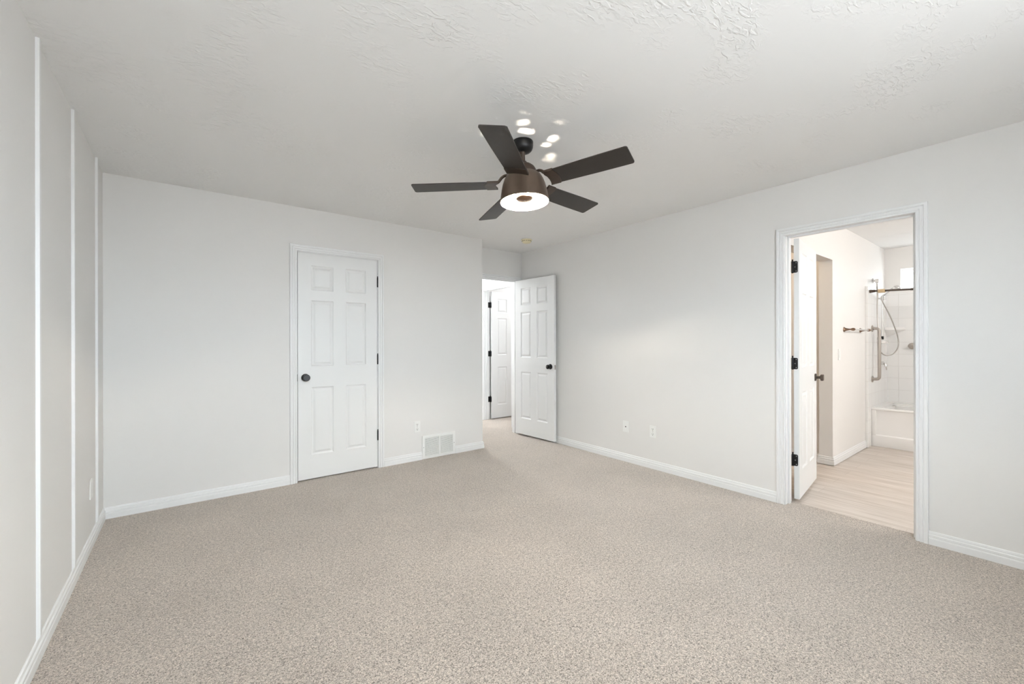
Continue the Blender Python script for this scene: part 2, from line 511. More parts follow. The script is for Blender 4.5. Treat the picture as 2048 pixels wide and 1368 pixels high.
def baseboard(mb, pts, side=1, prof=BASE):
    """run a profile along a polyline of (x, y); the moulding stands to the left (side=1) of travel; mitred corners"""
    pts = [Vector(q) for q in pts]
    rings = []
    for i, q in enumerate(pts):
        dirs = []
        if i > 0: dirs.append((pts[i] - pts[i - 1]).normalized())
        if i < len(pts) - 1: dirs.append((pts[i + 1] - pts[i]).normalized())
        ns_ = [Vector((-d.y, d.x)) * side for d in dirs]
        if len(ns_) == 2:
            n_ = (ns_[0] + ns_[1]).normalized(); n_ = n_ / max(0.3, n_.dot(ns_[0]))
        else:
            n_ = ns_[0]
        rings.append([(q.x + n_.x * u, q.y + n_.y * u, z) for u, z in prof])
    mb.rings(rings)


def casing(mb, a0, a1, zt, plane, axis, out, only=None):
    """door casing: inner edges a0,a1, head zt, on plane; axis 'x' or 'y'; out = direction off the wall"""
    st = []
    for which in range(4):
        ring = []
        for u, t_ in CASE:
            a = a0 - u if which < 2 else a1 + u
            z = 0.0 if which in (0, 3) else zt + u
            d = plane + out * t_
            ring.append((a, d, z) if axis == 'x' else (d, a, z))
        st.append(ring)
    if only == 'noright': st = st[:3]
    mb.rings(st)


def jamb(mb, a0, a1, zt, p0, p1, axis, stop_at, stop_w=0.012, stop_d=0.032):
    """jamb boards between planes p0..p1 with a stop strip beginning at plane stop_at"""
    def bx(aa, ab, pa, pb, za, zb):
        if axis == 'x': mb.box(aa, ab, pa, pb, za, zb)
        else: mb.box(pa, pb, aa, ab, za, zb)
    e_ = 0.0015
    bx(a0 - JT, a0, p0 + e_, p1 - e_, 0, zt + JT)
    bx(a1, a1 + JT, p0 + e_, p1 - e_, 0, zt + JT)
    bx(a0, a1, p0 + e_, p1 - e_, zt, zt + JT)
    s1 = stop_at + stop_d
    bx(a0, a0 + stop_w, stop_at, s1, 0, zt)
    bx(a1 - stop_w, a1, stop_at, s1, 0, zt)
    bx(a0 + stop_w, a1 - stop_w, stop_at, s1, zt - stop_w, zt)


RV = 0.005  # reveal
b_ = MB(); casing(b_, C1[0] - RV, C1[1] + RV, C1[2] + RV, YA, 'x', -1)
jamb(b_, C1[0], C1[1], C1[2], YA, YA + WT, 'x', YA + 0.040)
struct('trim_1', b_, M['white'], 'white moulded door frame around the closed closet door', 'door frame')
b_ = MB(); casing(b_, C2[0] - RV, C2[1] + RV, C2[2] + RV - 0.012, YR, 'x', -1); casing(b_, C2[0] - RV, C2[1] + RV, C2[2] + RV, YR + WT, 'x', 1)
jamb(b_, C2[0], C2[1], C2[2], YR, YR + WT, 'x', YR + 0.042)
struct('trim_2', b_, M['white'], 'white moulded frame of the entry doorway in the recess', 'door frame')
b_ = MB(); casing(b_, C3[0] - RV, C3[1] + RV, C3[2] + RV - 0.02, XH, 'y', -1)
jamb(b_, C3[0], C3[1], C3[2], XH, XH + WT, 'y', XH + WT - 0.042 - 0.032)
struct('trim_3', b_, M['white'], 'bright white door frame across the hall seen through the entry', 'door frame')
b_ = MB(); casing(b_, C4[0] - RV, C4[1] + RV, C4[2] + RV - 0.006, XB, 'y', -1); casing(b_, C4[0] - RV, C4[1] + RV, C4[2] + RV, XB + WT, 'y', 1)
jamb(b_, C4[0], C4[1], C4[2], XB, XB + WT, 'y', XB + WT - 0.042 - 0.032)
struct('trim_4', b_, M['white'], 'white moulded door frame around the open bathroom doorway', 'door frame')

b_ = MB(); baseboard(b_, [(C1[0] - RV - 0.057, YA), (XL, YA)], 1)
struct('baseboard_back', b_, M['white'], 'white grooved baseboard left of the closet door', 'baseboard')
b_ = MB(); baseboard(b_, [(1.962, YA), (C1[1] + RV + 0.057, YA)], 1)
struct('baseboard_back_middle', b_, M['white'], 'white grooved baseboard between closet door and floor vent', 'baseboard')
b_ = MB(); baseboard(b_, [(XE, YR), (XE, YA), (2.360, YA)], 1)
struct('baseboard_back_right', b_, M['white'], 'white baseboard right of the floor vent wrapping the wall end', 'baseboard')
b_ = MB(); baseboard(b_, [(XL, YA), (XL, YN)], 1)
struct('baseboard_left', b_, M['white'], 'white grooved baseboard along the left wall under the battens', 'baseboard')
b_ = MB(); baseboard(b_, [(XB, C4[1] + RV + 0.057), (XB, YR)], 1)
struct('baseboard_right', b_, M['white'], 'white grooved baseboard below the two outlets left of the bathroom doorway', 'baseboard')
b_ = MB(); baseboard(b_, [(XB, YN), (XB, C4[0] - RV - 0.057)], 1)
struct('baseboard_right_near', b_, M['white'], 'white grooved baseboard right of the bathroom doorway', 'baseboard')
b_ = MB(); baseboard(b_, [(XL, YN), (XB, YN)], 1)
struct('baseboard_front', b_, M['white'], 'white baseboard under the window behind the viewpoint', 'baseboard')
b_ = MB()
baseboard(b_, [(6.285, YB), (AX1, YB), (AX1, YB + WT), (5.175, YB + WT), (5.175, 3.0)], 1)
struct('baseboard_bath', b_, M['white'], 'white grooved baseboard wrapping the corner below the towel bar', 'baseboard')
b_ = MB(); baseboard(b_, [(XE, 6.7), (XE, YR + WT)], 1); baseboard(b_, [(XH, C3[1] + RV + 0.057), (XH, 6.7)], -1)
baseboard(b_, [(6.3, 5.66), (XH + WT, 5.66)], 1)
struct('baseboard_hall', b_, M['white'], 'white baseboard at the foot of the hall walls', 'baseboard')

# vertical battens on the left wall
for i, (y0, lab) in enumerate(((2.435, 'nearest of the three thin white battens on the left wall'),
                               (3.078, 'middle of the three thin white battens on the left wall'),
                               (3.785, 'farthest thin white batten beside the corner on the left wall'))):
    b_ = MB()
    y1 = y0 + 0.022; T_ = 0.012
    b_.rings([[(XL, y0, 0.081), (XL + 0.004, y0, 0.081), (XL + T_, y0, 0.093), (XL + T_, y0, H), (XL, y0, H)],
              [(XL, y1, 0.081), (XL + 0.004, y1, 0.081), (XL + T_, y1, 0.093), (XL + T_, y1, H), (XL, y1, H)]])
    struct('trim_%d' % (5 + i), b_, M['white'], lab, 'batten', loc=(XL, y0, 0.081))


# ------------------------------------------------------------------ doors
def door_mesh(w_, h_, th, y_in=0.008):
    """six-panel slab, local frame: pin at origin, slab x -w-.002..-.002, y y_in..y_in+th, z 0..h"""
    bm = bmesh.new()
    X0, X1 = -w_ - 0.002, -0.002
    k = w_ / 0.711
    pc = [(0.110 * k, 0.300 * k), (0.411 * k, 0.601 * k)]
    pr_ = [(0.212, 0.822), (1.012, 1.606), (1.698, 1.920)]
    xs = sorted({0, w_} | {v for q in pc for v in q})
    zs = sorted({0, h_} | {v for q in pr_ for v in q})
    for side in (0, 1):
        Y = y_in if side == 0 else y_in + th
        dr = 1 if side == 0 else -1
        for i in range(len(xs) - 1):
            for j in range(len(zs) - 1):
                a0, a1, c0, c1 = xs[i], xs[i + 1], zs[j], zs[j + 1]
                ispan = any(abs(a0 - q[0]) < 1e-6 for q in pc) and any(abs(c0 - q[0]) < 1e-6 for q in pr_)
                if not ispan:
                    bm.faces.new([bm.verts.new((X0 + x_, Y, z_)) for x_, z_ in ((a0, c0), (a1, c0), (a1, c1), (a0, c1))])
                else:
                    R_ = []
                    for ins, dep in ((0, 0), (0.003, 0.0035), (0.008, 0.0075), (0.013, 0.0095), (0.018, 0.0090), (0.034, 0.0015), (0.037, 0.001)):
                        R_.append([bm.verts.new((X0 + x_, Y + dr * dep, z_)) for x_, z_ in
                                   ((a0 + ins, c0 + ins), (a1 - ins, c0 + ins), (a1 - ins, c1 - ins), (a0 + ins, c1 - ins))])
                    for q in range(len(R_) - 1):
                        for e2 in range(4):
                            f2 = (e2 + 1) % 4
                            bm.faces.new((R_[q][e2], R_[q][f2], R_[q + 1][f2], R_[q + 1][e2]))
                    bm.faces.new(R_[-1])
    for (xa, za, xb, zb) in ((0, 0, w_, 0), (w_, 0, w_, h_), (w_, h_, 0, h_), (0, h_, 0, 0)):
        bm.faces.new([bm.verts.new(q) for q in ((X0 + xa, y_in, za), (X0 + xb, y_in, zb), (X0 + xb, y_in + th, zb), (X0 + xa, y_in + th, za))])
    bmesh.ops.remove_doubles(bm, verts=bm.verts, dist=1e-5)
    mb = MB(); mb.bm.free(); mb.bm = bm
    return mb


def child(mb, name, mt, parent, smooth=False):
    o = mb.build(name, mt, smooth=smooth, local=True)
    o.parent = parent
    o.location = (0, 0, 0)
    return o


def knob(parent, w_, y, out, z, style, mt, short=False):
    """door knob on face at local y, sticking out along out (+1/-1)"""
    x = -w_ - 0.002 + 0.060
    b = MB()
    if style == 'disc':       # flat faced round knob
        pr_ = [(0.0, 0), (0.031, 0), (0.033, 0.002), (0.033, 0.007), (0.030, 0.009), (0.013, 0.011), (0.013, 0.026), (0.020, 0.030),
               (0.0285, 0.034), (0.0305, 0.038), (0.0305, 0.055), (0.029, 0.0575), (0.0255, 0.0585)]
        b.lathe([(r, y + out * h) for r, h in pr_] + [(0.0255, y + out * 0.0575)], 'Y', (x, 0, z))
        k = child(b, 'door_knob', mt, parent, True)
        b = MB(); b.lathe([(0.0255, y + out * 0.0575), (0.025, y + out * 0.059), (0.0, y + out * 0.0595)], 'Y', (x, 0, z))
        child(b, 'knob_face', M['black_face'], k, True)
    elif style == 'ball':
        pr_ = [(0.0, 0), (0.032, 0), (0.033, 0.003), (0.030, 0.008), (0.016, 0.011), (0.012, 0.016), (0.012, 0.028), (0.018, 0.032),
               (0.0255, 0.038), (0.028, 0.047), (0.0255, 0.056), (0.017, 0.062), (0.008, 0.064), (0, 0.064)]
        q = 0.52 if short else 1.0
        b.lathe([(r, y + out * h * q) for r, h in pr_], 'Y', (x, 0, z))
        k = child(b, 'door_knob', mt, parent, True)
        if not short:
            b = MB(); b.lathe([(0.0, y + out * 0.0635), (0.005, y + out * 0.0645), (0.004, y + out * 0.0655), (0, y + out * 0.066)], 'Y', (x, 0, z), n=16)
            child(b, 'privacy_button', M['nickel'], k, True)
    else:                     # squared rose and squared knob
        def oct_(hs, h):
            c = hs * 0.25
            P = [(hs, hs - c), (hs - c, hs), (-hs + c, hs), (-hs, hs - c), (-hs, -hs + c), (-hs + c, -hs), (hs - c, -hs), (hs, -hs + c)]
            return [(x + a, y + out * h, z + d) for a, d in P]
        b.rings([oct_(0.031, 0), oct_(0.032, 0.003), oct_(0.029, 0.008), oct_(0.012, 0.010), oct_(0.011, 0.034), oct_(0.017, 0.038),
                 oct_(0.026, 0.042), oct_(0.0275, 0.046), oct_(0.0275, 0.058), oct_(0.024, 0.061)])
        child(b, 'door_knob', mt, parent, False)


def hinge(parent, z, leaf=True, jang=0.0):
    """knuckle at the pin plus the leaf let into the slab edge (local frame)"""
    b = MB()
    h = 0.089
    b.lathe([(0.0, z - h / 2 - 0.004), (0.004, z - h / 2 - 0.003), (0.0062, z - h / 2), (0.0062, z - 0.016), (0.0056, z - 0.0155), (0.0062, z - 0.015),
             (0.0062, z + 0.015), (0.0056, z + 0.0155), (0.0062, z + 0.016), (0.0062, z + h / 2), (0.0045, z + h / 2 + 0.003),
             (0.0045, z + h / 2 + 0.009), (0.006, z + h / 2 + 0.011), (0.003, z + h / 2 + 0.016), (0, z + h / 2 + 0.017)], 'Z', (0, 0, 0), n=14)
    o = child(b, 'hinge', M['black'], parent, True)
    if leaf:
        b = MB()
        # rounded leaf in the x = -.002 edge plane
        def leafring(xx):
            r = 0.010; y0, y1 = 0.0, 0.034; z0, z1 = z - h / 2, z + h / 2
            P = [(y0, z0)]
            for k in range(5):
                a = -PI / 2 + k * PI / 8; P.append((y1 - r + r * math.cos(a), z0 + r + r * math.sin(a)))
            for k in range(5):
                a = k * PI / 8; P.append((y1 - r + r * math.cos(a), z1 - r + r * math.sin(a)))
            P.append((y0, z1))
            return [(xx, a, c) for a, c in P]
        b.rings([leafring(-0.003), leafring(0.0)])
        l = child(b, 'hinge_leaf', M['black'], o, False)
        b = MB()
        for dy, dz in ((0.024, 0.032), (0.016, 0.0), (0.024, -0.032)):
            b.lathe([(0.0045, 0.0), (0.0035, 0.0012), (0, 0.0012)], 'X', (0, dy, z + dz), n=10)
        b2 = b
        child(b2, 'screws', M['screw'], o, True)
    return o


def door(name, pin, z0, rot, w_, h_, label, knobs, hz, leaf=True, th=0.035, y_in=0.008):
    mb = door_mesh(w_, h_, th, y_in)
    o = mb.build(name, M['door'], loc=(0, 0, 0), local=True)
    o.location = (pin[0], pin[1], z0); o.rotation_euler = (0, 0, rot)
    tag(o, label, 'door', kind='structure')
    for k in knobs:
        knob(o, w_, *k)
    for z in hz:
        hinge(o, z - z0, leaf)
    # latch plate on the free edge
    b = MB(); b.box(-w_ - 0.0032, -w_ - 0.0018, y_in + 0.006, y_in + 0.029, 0.93 - z0 - 0.028, 0.93 - z0 + 0.028)
    child(b, 'latch_plate', M['nickel'] if leaf else M['black'], o)
    b = MB(); b.box(-w_ - 0.010, -w_ - 0.0032, y_in + 0.011, y_in + 0.024, 0.93 - z0 - 0.009, 0.93 - z0 + 0.009) if leaf else None
    if leaf: child(b, 'latch_bolt', M['nickel'], o)
    else: b.bm.free()
    return o


R_ = math.radians
HZ = (0.32, 1.07, 1.83)
door('door_1', (1.4885, YA - 0.0075), 0.014, 0, 0.712, 2.030, 'closed white six panel closet door with a flat black knob',
     [(0.008, -1, 0.927 - 0.014, 'disc', M['black'])], HZ, leaf=False)
door('door_2', (3.5320, 4.4400), 0.024, R_(93.2), 0.711, 2.030, 'white six panel entry door swung open against the right wall',
     [(0.043, 1, 0.935 - 0.024, 'ball', M['black']), (0.008, -1, 0.935 - 0.024, 'ball', M['black'], True)], HZ)
door('door_3', (XH + WT + 0.008, 5.548), 0.014, R_(180), 0.711, 2.030, 'bright white panel door standing open across the hall',
     [], (0.32, 1.05, 1.83))
door('door_4', (3.7310, 1.2490), 0.020, R_(187.7), 0.711, 2.020, 'white panel door swung open into the bathroom, square bronze knob',
     [(0.043, 1, 0.925 - 0.020, 'square', M['bronze']), (0.008, -1, 0.925 - 0.02, 'square', M['bronze'])], (0.32, 1.07, 1.82))

# strike plate on the closet jamb, hinge leaves on the jambs
b_ = MB(); b_.box(C1[0] - 0.001, C1[0] + 0.0012, YA - 0.001, YA + 0.036, 0.895, 0.958)
sp = b_.build('strike_plate', M['black']); tag(sp, 'small black strike plate on the closet door frame', 'strike plate', kind='structure')
for nm, fx, lab in (('hall', lambda z: (XH + WT - 0.036, XH + WT, C3[1] - 0.0015, C3[1] + 0.001, z - 0.044, z + 0.044), 'black hinge leaf on the hall door frame'),
                    ('bath', lambda z: (XB + WT - 0.036, XB + WT, C4[1] - 0.0015, C4[1] + 0.001, z - 0.044, z + 0.044), 'black hinge leaf on the bathroom door frame')):
    tr_ = bpy.data.objects['trim_3' if nm == 'hall' else 'trim_4']
    for z in ((0.32, 1.05, 1.83) if nm == 'hall' else (0.32, 1.07, 1.82)):
        b_ = MB(); b_.box(*fx(z)); b_.build('hinge_leaf', M['black'], parent=tr_)
sp.parent = bpy.data.objects['trim_1']
for k_ in ('label', 'category', 'kind'):
    if k_ in sp: del sp[k_]

# ------------------------------------------------------------------ windows
wx0, wx1, wz0, wz1 = WIN1
b_ = MB()
fy0, fy1 = YN - 0.10, YN - 0.05
b_.box(wx0, wx1, fy0, fy1, wz0, wz0 + 0.045); b_.box(wx0, wx1, fy0, fy1, wz1 - 0.045, wz1)
b_.box(wx0, wx0 + 0.045, fy0, fy1, wz0 + 0.045, wz1 - 0.045); b_.box(wx1 - 0.045, wx1, fy0, fy1, wz0 + 0.045, wz1 - 0.045)
xm = (wx0 + wx1) / 2
b_.box(xm - 0.03, xm + 0.03, fy0, fy1, wz0 + 0.045, wz1 - 0.045)
wn = struct('window_1', b_, M['plastic'], 'white sliding window in the wall behind the viewpoint', 'window')
for xa, xb in ((wx0 + 0.045, xm - 0.03), (xm + 0.03, wx1 - 0.045)):
    b_ = MB(); b_.box(xa, xb, YN - 0.077, YN - 0.073, wz0 + 0.045, wz1 - 0.045)
    b_.build('window_pane', M['glass'], parent=wn)
b_ = MB(); b_.box(wx0 - 0.03, wx1 + 0.03, YN - 0.05, YN + 0.03, wz0 - 0.018, wz0, 0.003)
b_.build('window_sill', M['white'], parent=wn)
y0, y1, z0_, z1_ = WINB
b_ = MB()
fx0, fx1 = XT2 + 0.085, XT2 + 0.13
b_.box(fx0, fx1, y0, y1, z0_, z0_ + 0.03); b_.box(fx0, fx1, y0, y1, z1_ - 0.03, z1_)
b_.box(fx0, fx1, y0, y0 + 0.03, z0_ + 0.03, z1_ - 0.03); b_.box(fx0, fx1, y1 - 0.03, y1, z0_ + 0.03, z1_ - 0.03)
wn = struct('window_2', b_, M['plastic'], 'small white high window above the shower surround', 'window')
b_ = MB(); b_.box(XT2 + 0.104, XT2 + 0.108, y0 + 0.03, y1 - 0.03, z0_ + 0.03, z1_ - 0.03)
b_.build('window_pane', M['glass'], parent=wn)


# ------------------------------------------------------------------ wall plates
def plate(name, c, ax, out, label, cat, kind_, group=None):
    """cover plate 70 x 115 mm; ax = axis along which its width runs"""
    o = empty(name, c, label, cat, group)
    def bx(b, u0, u1, t0, t1, z0, z1, bev=0):
        if ax == 'x': b.box(c[0] + u0, c[0] + u1, c[1] + out * t0, c[1] + out * t1, c[2] + z0, c[2] + z1, bev)
        else: b.box(c[0] + out * t0, c[0] + out * t1, c[1] + u0, c[1] + u1, c[2] + z0, c[2] + z1, bev)
        return b
    bx(MB(), -0.035, 0.035, 0, 0.006, -0.0575, 0.0575, 0.002).build('cover_plate', M['plastic'], parent=o)
    if kind_ == 'duplex':
        for dz in (0.0245, -0.0245):
            r = bx(MB(), -0.016, 0.016, 0.004, 0.0075, dz - 0.014, dz + 0.014, 0.001).build('receptacle', M['plastic'], parent=o)
            b = MB()
            bx(b, -0.0078, -0.0052, 0.007, 0.0080, dz - 0.0010, dz + 0.0080)
            bx(b, 0.0052, 0.0078, 0.007, 0.0080, dz - 0.0010, dz + 0.0080)
            bx(b, -0.0028, 0.0028, 0.007, 0.0080, dz - 0.0105, dz - 0.0050)
            b.build('socket_slots', M['slot'], parent=r)
        bx(MB(), -0.0025, 0.0025, 0.005, 0.007, -0.0025, 0.0025).build('screw', M['screw'], parent=o)
    elif kind_ == 'jack':
        b = MB()
        bx(b, -0.006, 0.006, 0.005, 0.0068, -0.006, 0.005)
        b.build('phone_jack', M['slot'], parent=o)
        for dz in (0.042, -0.042):
            bx(MB(), -0.002, 0.002, 0.005, 0.007, dz - 0.002, dz + 0.002).build('screw', M['plastic'], parent=o)
    elif kind_ == 'switch':
        bx(MB(), -0.0165, 0.0165, 0.004, 0.009, -0.033, 0.033, 0.001).build('rocker', M['plastic'], parent=o)
    elif kind_ == 'blank':
        for dz in (0.042, -0.042):
            bx(MB(), -0.002, 0.002, 0.005, 0.007, dz - 0.002, dz + 0.002).build('screw', M['plastic'], parent=o)
    return o


plate('wall_outlet', (1.908, YA, 0.351), 'x', -1, 'white duplex outlet between the closet door and floor vent', 'outlet', 'duplex', 'duplex outlets low on the bedroom walls')
plate('wall_outlet', (XB, 2.402, 0.361), 'y', -1, 'white duplex outlet on the right wall, nearer the bathroom door', 'outlet', 'duplex', 'duplex outlets low on the bedroom walls')
plate('phone_jack_plate', (XB, 2.723, 0.361), 'y', -1, 'white plate with one dark jack hole, right wall', 'wall plate', 'jack')
plate('blank_wall_plate', (XL, 3.603, 0.350), 'y', 1, 'white cover plate low on the left wall between battens', 'wall plate', 'blank')
plate('light_switch', (5.315, YB, 1.105), 'x', -1, 'white rocker switch below the towel bar in the bathroom', 'switch', 'switch')

# ------------------------------------------------------------------ return air grille
vx0, vx1, vz0, vz1 = 1.963, 2.358, 0.002, 0.247
v = empty('air_vent', ((vx0 + vx1) / 2, YA, vz0), 'white louvred air return grille low on the wall near the corner', 'air vent')
b_ = MB()
yf = YA - 0.014


def vbox(b, x0, x1, z0, z1, y0, y1, bev=0.0): b.box(x0, x1, y0, y1, z0, z1, bev)


vbox(b_, vx0, vx1, vz1 - 0.026, vz1, yf, YA); vbox(b_, vx0, vx1, vz0, vz0 + 0.026, yf, YA)
vbox(b_, vx0, vx0 + 0.030, vz0 + 0.026, vz1 - 0.026, yf, YA); vbox(b_, vx1 - 0.030, vx1, vz0 + 0.026, vz1 - 0.026, yf, YA)
xm = (vx0 + vx1) / 2 + 0.006
vbox(b_, xm - 0.010, xm + 0.010, vz0 + 0.026, vz1 - 0.026, yf, YA)
b_.build('frame', M['plastic'], parent=v)
b_ = MB(); b_.box(vx0 + 0.028, vx1 - 0.028, YA - 0.003, YA - 0.0005, vz0 + 0.024, vz1 - 0.024)
b_.build('duct_opening', M['slot'], parent=v)
NL = 17
for xa, xb in ((vx0 + 0.030, xm - 0.010), (xm + 0.010, vx1 - 0.030)):
    b_ = MB()
    for i in range(NL):
        zc = vz0 + 0.026 + (i + 0.5) * (vz1 - vz0 - 0.052) / NL
        b_.rings([[(x_, yf + 0.0012, zc - 0.0042), (x_, yf + 0.0022, zc - 0.0052), (x_, YA - 0.004, zc + 0.0024), (x_, YA - 0.0052, zc + 0.0032)] for x_ in (xa, xb)])
    b_.build('louvres', M['plastic'], parent=v)
for x_ in (vx0 + 0.014, vx1 - 0.014):
    b_ = MB(); b_.lathe([(0.004, yf), (0.003, yf - 0.0015), (0, yf - 0.002)], 'Y', (x_, 0, 0.125), n=12)
    b_.build('screw', M['screw'], parent=v)

# ------------------------------------------------------------------ smoke detector
sd = empty('smoke_detector', (3.16, 3.80, H), 'round yellowed smoke detector on the ceiling near the entry door', 'smoke detector')
b_ = MB(); b_.lathe([(0.0, H), (0.064, H), (0.064, H - 0.008), (0.060, H - 0.010)], 'Z', (3.16, 3.80, 0), 40)
b_.build('base', M['ivory'], parent=sd, smooth=True)
b_ = MB(); b_.lathe([(0.052, H - 0.0095), (0.055, H - 0.012), (0.055, H - 0.016), (0.053, H - 0.028), (0.044, H - 0.036), (0.020, H - 0.039), (0, H - 0.039)], 'Z', (3.16, 3.80, 0), 40)
sdc = b_.build('cover', M['ivory'], parent=sd, smooth=True)
b_ = MB()
for k in range(14):
    a = 2 * PI * k / 14
    T = Matrix.Translation((3.16, 3.80, H)) @ Matrix.Rotation(a, 4, 'Z')
    bb = MB(); bb.box(0.0525, 0.0565, -0.007, 0.007, -0.021, -0.0165); bb.xform(T)
    me = bpy.data.meshes.new('t'); bb.bm.to_mesh(me); b_.bm.from_mesh(me); bb.bm.free(); bpy.data.meshes.remove(me)
b_.build('vent_slots', M['slot'], parent=sdc)

# ------------------------------------------------------------------ ceiling fan
FX, FY = 1.590, 1.945
fan = empty('ceiling_fan', (FX, FY, H), 'dark bronze five blade ceiling fan with a lit dome shade', 'ceiling fan')
TILT = Matrix.Translation((FX, FY, 2.40)) @ Matrix.Rotation(-0.060, 4, 'X') @ Matrix.Translation((0, 0.004, -2.40))


def fl(prof, name, mt, parent=fan, n=56, tilt=True, cap=True):
    b = MB()
    b.lathe(prof, 'Z', (0, 0, 0) if tilt else (FX, FY, 0), n, cap=cap)
    if tilt: b.xform(TILT)
    return b.build(name, mt, parent=parent, smooth=True)


fl([(0.0, H), (0.060, H), (0.062, H - 0.004), (0.062, H - 0.022), (0.0605, H - 0.036), (0.055, H - 0.050), (0.046, H - 0.060), (0.030, H - 0.065), (0.018, H - 0.065), (0.018, H - 0.058)],
   'canopy', M['black'], tilt=False)
fl([(0.017, 2.385), (0.019, 2.375), (0.0135, 2.364), (0.0135, 2.322), (0.022, 2.318), (0.024, 2.308), (0.024, 2.296)], 'downrod', M['bronze'])
fl([(0.0, 2.303), (0.030, 2.303), (0.052, 2.295), (0.068, 2.281), (0.077, 2.264), (0.079, 2.246), (0.079, 2.232), (0.074, 2.222), (0.060, 2.220), (0.0, 2.220)],
   'motor_housing', M['bronze'])
# dome shade: outer skin and white inner skin, with vent slots round the top
SH = [(0.094, 2.236), (0.106, 2.226), (0.117, 2.206), (0.127, 2.178), (0.1345, 2.146), (0.1405, 2.112), (0.1440, 2.088), (0.1455, 2.074)]
b_ = MB(); N_ = 60
outer, inner = [], []
for i, (r, z) in enumerate(SH):
    outer.append([b_.bm.verts.new(TILT @ Vector((r * math.cos(2 * PI * k / N_), r * math.sin(2 * PI * k / N_), z))) for k in range(N_)])
SI = [(r - 0.0022, z - 0.001) for r, z in SH]
for i, (r, z) in enumerate(SI):
    inner.append([b_.bm.verts.new(TILT @ Vector((r * math.cos(2 * PI * k / N_), r * math.sin(2 * PI * k / N_), z))) for k in range(N_)])
for A, B in zip(outer[:-1], outer[1:]):
    for k in range(N_): b_.bm.faces.new((A[k], B[k], B[(k + 1) % N_], A[(k + 1) % N_]))
nout = len(b_.bm.faces)
for A, B in zip(inner[:-1], inner[1:]):
    for k in range(N_):
        f = b_.bm.faces.new((A[k], A[(k + 1) % N_], B[(k + 1) % N_], B[k])); f.material_index = 1
for A, B in ((outer[0], inner[0]), (outer[-1], inner[-1])):
    for k in range(N_): b_.bm.faces.new((A[k], A[(k + 1) % N_], B[(k + 1) % N_], B[k]))
M['shade_out'] = add_bump(mat('glow_tinted_bronze', (0.15, 0.105, 0.078), 0.40, 0.55), 40, 0.05, 0.001, vary=((0.11, 0.080, 0.060), (0.19, 0.135, 0.10), 12))  # bronze made lighter and warmer: glow around the lamp painted in
shade = b_.build('lamp_shade', [M['shade_out'], M['shade_in']], parent=fan, smooth=True)
# top ring of the shade (spokes between motor and shade leave open vents)
b_ = MB()
SPK = [(0, 34), (50, 86), (152, 44), (212, 32), (258, 72), (344, 10)]
for a0, da in SPK:
    n_ = max(3, da // 6)
    rings = []
    for k in range(n_ + 1):
        a = math.radians(a0 + da * k / n_)
        rings.append([TILT @ Vector((r * math.cos(a), r * math.sin(a), z)) for r, z in ((0.070, 2.2215), (0.0935, 2.2345), (0.0935, 2.2325), (0.070, 2.2195))])
    b_.rings(rings)
b_.build('shade_holder', M['shade_in'], parent=fan)
# lamp holder inside the shade
fl([(0.0, 2.222), (0.030, 2.222), (0.030, 2.212), (0.013, 2.206), (0.013, 2.114), (0.034, 2.109), (0.049, 2.101), (0.050, 2.095), (0.042, 2.087), (0.012, 2.082), (0.0, 2.081)],
   'lamp_holder', M['bronze_warm'])
fl([(0.005, 2.083), (0.006, 2.078), (0.003, 2.073), (0, 2.072)], 'finial', M['nickel'], n=16)
BA = [20, 140, 260]
for a in BA:
    a = math.radians(a)
    T = TILT @ Matrix.Translation((0, 0, 2.112)) @ Matrix.Rotation(a, 4, 'Z')
    # socket
    b = MB(); b.tube([(0.012, 0, 0.052), (0.028, 0, 0.050), (0.040, 0, 0.040)], [0.008, 0.012, 0.0135], 14); b.xform(T)
    so = b.build('socket', M['bronze_warm'], parent=fan, smooth=True)
    b = MB(); b.tube([(0.040, 0, 0.040), (0.047, 0, 0.033), (0.056, 0, 0.024), (0.066, 0, 0.014), (0.074, 0, 0.006), (0.079, 0, 0.001), (0.080, 0, 0.000)],
                     [0.0115, 0.0125, 0.017, 0.0195, 0.017, 0.009, 0.002], 16); b.xform(T)
    bu = b.build('bulb', M['bulbglass'], parent=so, smooth=True)
    b = MB(); b.tube([(0.052, 0.004, 0.028), (0.062, 0.005, 0.018), (0.071, 0.0, 0.009), (0.062, -0.005, 0.018), (0.052, -0.004, 0.028)], 0.0016, 8); b.xform(T)
    fi = b.build('filament', M['filament'], parent=so)
    L = point('fan_bulb_light', T @ Vector((0.061, 0, 0.020)), 32, (1.0, 0.945, 0.885), 0.011)
    L.parent = fan; L.location = (T @ Vector((0.061, 0, 0.020))) - Vector(fan['_o'])

